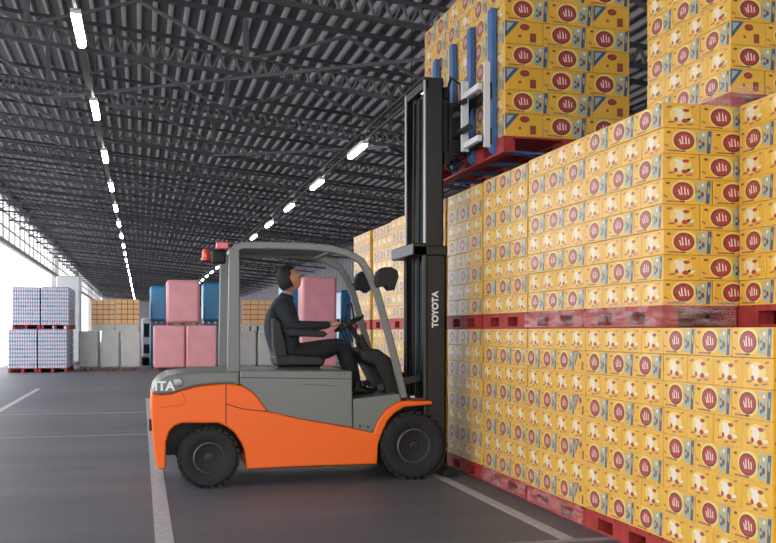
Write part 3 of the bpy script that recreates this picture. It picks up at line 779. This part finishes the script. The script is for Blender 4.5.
def hand(wr, fwd, up, side):
    """wrist, forward, up, thumb side sign"""
    f = fwd.normalized(); u = up.normalized(); s = f.cross(u).normalized()*side
    f = f*1.25; u = u*1.25; s = s*1.25
    meshes = []
    pm = skinned([([wr-f*.01, wr+f*.03, wr+f*.085], [.026, .036, .034])]); meshes.append(pm)
    meshes.append(skinned([([wr+f*.03+s*.015, wr+f*.085+s*.022], [.026, .024])])); meshes.append(skinned([([wr+f*.03-s*.015, wr+f*.08-s*.024], [.024, .022])]))
    for i, L in enumerate((.078, .086, .08, .062)):
        a = wr+f*.078+s*(.03-.02*i); meshes.append(skinned([([a, a+f*L*.45+u*.0, a+f*L*.75-u*L*.3, a+f*L*.8-u*L*.62], [.0105, .0098, .009, .008])]))
    a = wr+f*.03+s*.028; meshes.append(skinned([([a, a+f*.025+s*.025, a+f*.055+s*.028-u*.012, a+f*.075+s*.018-u*.02], [.014, .012, .011, .009])]))
    return meshes
# near hand reaches the wheel rim, far hand likewise
for nm, sd in (('n', 1), ('f', -1)):
    wr = Vector(bv[J['wr'+nm]]); fa = Vector(bv[J['fa'+nm]])
    for hm in hand(wr, (wr-fa)+Vector((0, .02 if nm == 'n' else -.02, 0)), Vector((0, .0, 1)), -sd):
        bm.from_mesh(hm)
# head: shaped ellipsoid with brow, nose, lips, chin, ears, turned to look up
hc = necktop+Vector((.01, 0, .115)); tilt = math.radians(-24)
Rm = Matrix.Rotation(tilt, 4, 'Y')
hb = bmesh.new(); bmesh.ops.create_uvsphere(hb, u_segments=40, v_segments=28, radius=1)
def g(x, c, s): return math.exp(-((x-c)/s)**2)
for v_ in hb.verts:
    x, y, z = v_.co; 
    X = x*.108; Y_ = y*.082; Z = z*.132
    if z < -.2: Y_ *= 1-.34*min(1, (-z-.2)/.8); X *= (1-.15*(-z-.2)) if x < 0 else 1
    if x < 0: X *= 1.04
    if x > .3:
        X += .026*g(y, 0, .13)*g(z, -.16, .15)*(x) - .0 + .012*g(y, 0, .1)*g(z, .02, .16)       # nose
        X += .007*g(y, 0, .6)*g(z, .26, .11); X -= .011*(g(y, .4, .17)+g(y, -.4, .17))*g(z, .07, .11)   # brow, eye sockets
        X += .009*g(y, 0, .26)*g(z, -.44, .06) + .008*g(y, 0, .26)*g(z, -.56, .06)               # lips
        X -= .004*g(y, 0, .3)*g(z, -.5, .025); X += .014*g(y, 0, .3)*g(z, -.82, .16)            # chin
    v_.co = Vector((X, Y_, Z))
for v_ in hb.verts: v_.co = Rm @ v_.co + hc
hm = bpy.data.meshes.new('h'); hb.to_mesh(hm); hb.free(); bm.from_mesh(hm)
for s in (-1, 1):
    eb = bmesh.new(); bmesh.ops.create_uvsphere(eb, u_segments=12, v_segments=10, radius=1)
    for v_ in eb.verts: v_.co = Rm @ Vector((v_.co.x*.02-.004, v_.co.y*.009+s*.075, v_.co.z*.032-.008)) + hc
    em = bpy.data.meshes.new('e'); eb.to_mesh(em); eb.free(); bm.from_mesh(em)
bm.to_mesh(me); bm.free()
for m in (M_jack, M_trou, M_skin, M_blk2): me.materials.append(m)
wrx = bv[J['wrn']][0]; pz = bv[J['pelvis']][2]
for p in me.polygons:
    c_ = p.center; p.use_smooth = True
    k = 0
    if c_.x > hipx+.04 and c_.z < pz+.13 and not (c_.z > pz+.12): k = 1
    if c_.z < pz-.02: k = 1
    if c_.x > wrx-.015 and c_.z > pz+.25: k = 2
    if (c_-neck).dot((necktop-neck).normalized()) > .03 and c_.z > neck.z+.0: k = 2
    p.material_index = k
bpy.data.objects.remove(bo)
body = bpy.data.objects.new('body', me); COL.objects.link(body); body.parent = D
# hair cap
hb = bmesh.new(); bmesh.ops.create_uvsphere(hb, u_segments=40, v_segments=30, radius=1)
kill = []
for v_ in hb.verts:
    x, y, z = v_.co
    if (x > .3 and z < .52) or z < -.62 or (x > .12 and z < .15) : kill.append(v_)
    r = 1+.05*math.sin(9*x+7*y)*math.sin(8*z+5*x)+random.uniform(-.02, .02)
    v_.co = Rm @ Vector((x*.129*r-.01, y*.1*r, z*.152*r+.008)) + hc
bmesh.ops.delete(hb, geom=kill, context='VERTS')
hm = bpy.data.meshes.new('hair'); hb.to_mesh(hm); hb.free(); hm.materials.append(M_hair)
for p in hm.polygons: p.use_smooth = True
ho = bpy.data.objects.new('hair', hm); COL.objects.link(ho); ho.parent = D
so = ho.modifiers.new('thick', 'SOLIDIFY'); so.thickness = .02; so.offset = -1
# eyes
for s in (-1, 1):
    e_ = MB(); c_ = Rm @ Vector((.0915, s*.032, .008)) + hc + D.location
    e_.lathe(c_-Vector((.008,0,0)), (1,0,0), [(.008,0),(.011,.006),(.008,.011),(.003,.013)], M_txt, 12); e_.lathe(c_+Vector((.0035,0,0)), (1,0,0), [(.005,0),(.003,.002)], M_blk2, 10)
    e_.build('eye', D, smooth=True)
# collar and shoes
cn = V3(286.3,297.5,0); dn = (V3(289,290,0)-cn).normalized()
MB().lathe(cn-dn*.02, dn, [(.085,0),(.078,.03),(.07,.055),(.064,.056),(.066,.02)], M_jack, 24).build('collar', D, smooth=True)
for s, k in ((-1, 0), (1, 3)):
    a = V3(357-k, 387, .15*s)
    sh = MB(); 
    sh.tube([a+Vector((-.07,0,-.045)), a+Vector((-.045,0,-.03)), a+Vector((.02,0,-.03)), a+Vector((.1,0,-.045)), a+Vector((.16,0,-.052)), a+Vector((.185,0,-.056))], [.025,.05,.056,.046,.038,.018], M_blk2, n=14)
    sh.tube([a+Vector((0,0,.07)), a+Vector((0,0,-.02))], [.052,.055], M_blk2, n=14)
    sh.build('shoe', D, smooth=True)

# ------------------------------------------------------------------ goods down the hall
YB = 39.0
def bx(u0, u1, v0, v1, Y, depth, m, mb=None, bot=None):
    a = P(u0, v1, Y); b = P(u1, v0, Y); mb = mb or MB()
    z0 = a.z if bot is None else bot
    return mb.box((a.x, Y, z0), (b.x, Y+depth, b.z), m), a.x, b.x, z0, b.z
M_pink = mat('pink_wrap', (246, 166, 172), .4, var=.06, vscale=2, coat=.3)
M_bluew = mat('blue_wrap', (24, 138, 192), .35, var=.12, vscale=1.5, coat=.4)
M_bott = mat('bottle_pack', (205, 214, 228), .35, coat=.4)
M_bott2 = mat('bottle_pack_label', (196, 150, 168), .4)
M_bott3 = mat('bottle_pack_dark', (140, 152, 178), .4)
M_gw = mat('grey_cover', (208, 210, 204), .6, var=.06, vscale=2)
M_obox = mat('orange_carton', (242, 196, 144), .6, var=.1, vscale=2)
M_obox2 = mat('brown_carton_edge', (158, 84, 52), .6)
# bottle packs: shrink-wrapped trays of bottles on red pallets
def bottle_block(x0, x1, y0, y1, z0, z1, label):
    mb = MB(); mb.box((x0+.02, y0+.02, z0), (x1-.02, y1-.02, z1), M_bott3)
    nx = 12; nz = 5; w_ = (x1-x0)/nx; h = (z1-z0)/nz
    for r in range(nz):
        for i in range(nx):
            cx = x0+(i+.5)*w_
            for yy in (y0+w_/2,):
                zb = z0+r*h
                mb.lathe((cx, yy, zb), (0,0,1), [(w_*.46,0),(w_*.48,h*.3)], M_bott, 8)
                mb.lathe((cx, yy, zb+h*.3), (0,0,1), [(w_*.49,0),(w_*.49,h*.28)], M_bott2 if (i//3+r) % 3 else M_bott3, 8)
                mb.lathe((cx, yy, zb+h*.58), (0,0,1), [(w_*.48,0),(w_*.42,h*.2),(w_*.15,h*.38)], M_bott, 8)
        for i in range(int((y1-y0)/w_)):
            cy = y0+(i+.5)*w_; zb = z0+r*h
            mb.lathe((x1-w_/2, cy, zb), (0,0,1), [(w_*.48,0),(w_*.48,h*.58),(w_*.42,h*.8),(w_*.15,h*.97)], M_bott, 8)
    return tag(mb.build('bottle_pack_stack'), label, 'bottle packs', 'stacks of bottle packs at the left')
bp_proto = pallet_proto(1.25, 1.2, .17, M_pal)
fst = True
for (u0, u1, v0, v1, Y, nm) in ((8,37,330,371,37.6,'lower left'), (38,67,330,371,37.6,'lower right'), (12,40,287,328.5,38.1,'upper left'), (41,69,287,328.5,38.1,'upper right')):
    a = P(u0, v1, Y); b = P(u1, v0, Y)
    z0 = 0 if nm[0] == 'l' else 1.62; z1 = 1.62 if nm[0] == 'l' else b.z
    for j in range(3):
        y_ = Y+1.26*j; row = ('front row', 'middle row', 'back row')[j]
        p_ = bp_proto if fst else copy_tree(bp_proto); fst = False
        p_.location = (a.x, y_, z0); p_.scale = ((b.x-a.x)/1.25, 1, 1)
        tag(p_, 'red pallet under the %s stack of bottle packs, %s' % (nm, row), 'pallet', 'red pallets under bottle packs')
        bottle_block(a.x, b.x, y_, y_+1.2, z0+.171, z1-.002, 'blue grey wrapped bottle packs at the left, %s, %s' % (nm, row))
# grey covered cubes
def soft(x0, x1, y0, y1, z0, z1, m, nm, label, cat, grp=None, bev=.07, feet=True):
    mb = MB().box((x0, y0, z0+(.1 if feet else 0)), (x1, y1, z1), m)
    e = empty(nm, ((x0+x1)/2, (y0+y1)/2, z0), label, cat, grp)
    mb.build('cover', e, bevel=bev, seg=3)
    if feet:
        f = MB()
        for i in range(3):
            xx = x0+.04+(x1-x0-.24)*i/2; f.box((xx, y0+.03, z0), (xx+.16, y1-.03, z0+.1), M_brown)
        f.build('pallet_feet', e)
    return e
for (u0, u1, nm) in ((78.5,99,'beside the bottle packs'), (101,120,'in the middle of its row'), (121,141,'left of the lane line')):
    a = P(u0, 369, YB+.3); b = P(u1, 331, YB+.3); soft(a.x, b.x-.02, YB+.3, YB+1.5, 0, b.z, M_gw, 'covered_crate', 'light grey covered crate %s' % nm, 'crate', 'grey covered crates')
for (u0, u1, nm) in ((219,237,'behind the rear post'), (238,257,'seen left through the cab'), (258,277,'seen behind the seat')):
    a = P(u0, 369, YB+.3); b = P(u1, 331, YB+.3); soft(a.x, b.x-.02, YB+.3, YB+1.5, 0, b.z, M_gw, 'covered_crate', 'light grey covered crate %s' % nm, 'crate', 'grey covered crates')
# orange carton blocks on small feet
def obox(u0, u1, v0, v1, Y, base, label):
    a = P(u0, v1, Y); b = P(u1, v0, Y); e = empty('carton_block', ((a.x+b.x)/2, Y+.5, base), label, 'cartons', 'tan carton blocks')
    mb = MB(); nx, nz = 4, 5; w_ = (b.x-a.x)/nx; h = (b.z-base-.27)/nz
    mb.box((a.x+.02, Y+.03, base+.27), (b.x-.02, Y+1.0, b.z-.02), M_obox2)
    for r in range(nz):
        for i in range(nx): mb.box((a.x+i*w_+.012, Y, base+.27+r*h+.012), (a.x+(i+1)*w_-.012, Y+.5, base+.27+(r+1)*h-.018), M_obox)
    mb.build('cartons', e)
    f = MB()
    f.box((a.x, Y, base+.2), (b.x, Y+1, base+.27), M_gw)
    for i in range(4):
        xx = a.x+.03+(b.x-a.x-.3)*i/3; f.box((xx, Y+.02, base), (xx+.22, Y+.95, base+.2), M_gw)
    f.build('pallet', e)
zc = P(100, 331, YB+.3).z+.002
obox(91, 115, 300, 325, YB+.4, zc, 'tan carton block on grey crates, left one of the pair')
obox(115.5, 139.5, 299, 325, YB+.4, zc, 'tan carton block on grey crates, right one of the pair')
obox(243, 273, 300, 331, YB+.4, zc, 'tan carton block seen behind the driver seat')
# pink and blue wrapped bales
for (u0, u1, v0, v1, Y, m, nm, lab) in (
    (153.5, 185, 325.5, 368, 38.3, M_pink, 'pink_bale', 'lower left pink wrapped bale beside the truck'),
    (186, 217, 325.5, 368, 38.3, M_pink, 'pink_bale', 'lower right pink wrapped bale beside the truck'),
    (301, 337, 325.5, 368, 38.3, M_pink, 'pink_bale', 'lower pink bale seen through the cab')):
    a = P(u0, v1, Y); b = P(u1, v0, Y); soft(a.x, b.x, Y, Y+1.25, 0, b.z, m, nm, lab, 'bale', 'pink wrapped bales')
zp = P(170, 325.5, 38.3).z+.002
for (u0, u1, v0, Y, lab) in ((166.5, 200, 280, 38.35, 'upper pink wrapped bale standing on two others'), (302, 337, 277, 38.35, 'upper pink wrapped bale seen in front of the driver')):
    a = P(u0, 325, Y); b = P(u1, v0, Y); soft(a.x, b.x, Y, Y+1.15, P(u1, 325.5, 38.3).z+.004, b.z, M_pink, 'pink_bale', lab, 'bale', 'pink wrapped bales', bev=.12)
for (u0, u1, v0, v1, Y, lab) in ((150,165,286,324,40.6,'upper blue wrapped bale left of the pink ones'), (203,219,283,324,40.6,'upper blue wrapped bale by the rear post'), (282,298,286,324,40.6,'upper blue wrapped bale behind the driver'), (341,349,290,330,40.6,'narrow blue wrapped bale behind the steering wheel')):
    a = P(u0, v1, Y); b = P(u1, v0, Y)
    lo = 1.86; soft(a.x, b.x+.1, Y, Y+1.1, lo, b.z, M_bluew, 'blue_bale', lab, 'bale', 'blue wrapped bales', bev=.1)
for (u0, u1, lab) in ((150,172,'lower blue wrapped bale behind the pink ones'), (200,219,'lower blue wrapped bale by the rear post'), (280,299,'lower blue wrapped bale behind the driver'), (339,350,'lower narrow blue wrapped bale')):
    a = P(u0, 369, 40.5); b = P(u1, 325, 40.5); soft(a.x, b.x+.1, 40.55, 41.75, 0, 1.858, M_bluew, 'blue_bale', lab, 'bale', 'blue wrapped bales', bev=.08)
# parked white vehicle front seen between crates and bales
a = P(141.5, 367, 44); b = P(151, 318, 44)
e = empty('truck', ((a.x+b.x)/2, 44, 0), 'white truck front with dark windscreen parked between crates and bales', 'truck')
MB().box((a.x, 44, .35), (b.x, 47.5, b.z), M_sil).build('cab', e, bevel=.08)
MB().box((a.x+.1, 43.96, b.z-.85), (b.x-.02, 44.02, b.z-.25), M_blk2).build('windscreen', e)
MB().box((a.x+.1, 43.95, .55), (b.x-.02, 44.02, .95), M_blk2).build('grille', e)
for xx in (a.x+.02, b.x-.3): MB().cyl((xx, 44.7, .38), (xx+.26, 44.7, .38), .38, M_rub, n=24).build('wheel', e, smooth=True)
# pale goods farther back at the open side
for (u0, u1, v0, Y, lab) in ((56,80,276,46,'tall white wrapped block behind the bottle packs'),):
    a = P(u0, 331, Y); b = P(u1, v0, Y); soft(a.x, b.x, Y, Y+1.5, 0, b.z, M_sil, 'white_block', lab, 'goods', 'white wrapped blocks')

# dark rubber stop on the floor between the front tyre and the pallet
cx, cy = 3.18, 10.05
MBc = MB().prism([(cx-.09, .004), (cx+.09, .004), (cx+.05, .09), (cx-.02, .1), (cx-.06, .07)], cy-.45, cy+.3, M_rub)
tag(MBc.build('wheel_stop', bevel=.01), 'black rubber stop lying on the floor between front tyre and red pallet', 'wheel stop')

skirt([(XW-.008, stackY[2]+1.2), (XW-.018, stackY[2]+.01)], Z2+.01, Z2+PH, 'clear film around the raised pallet above the floor pallet wrapped in film')
skirt([(XW-.0, stackY[3]+1.18), (XW-.0, stackY[3]+.01)], .02, PH+.01, 'clear film around the floor pallet nearer the front tyre')
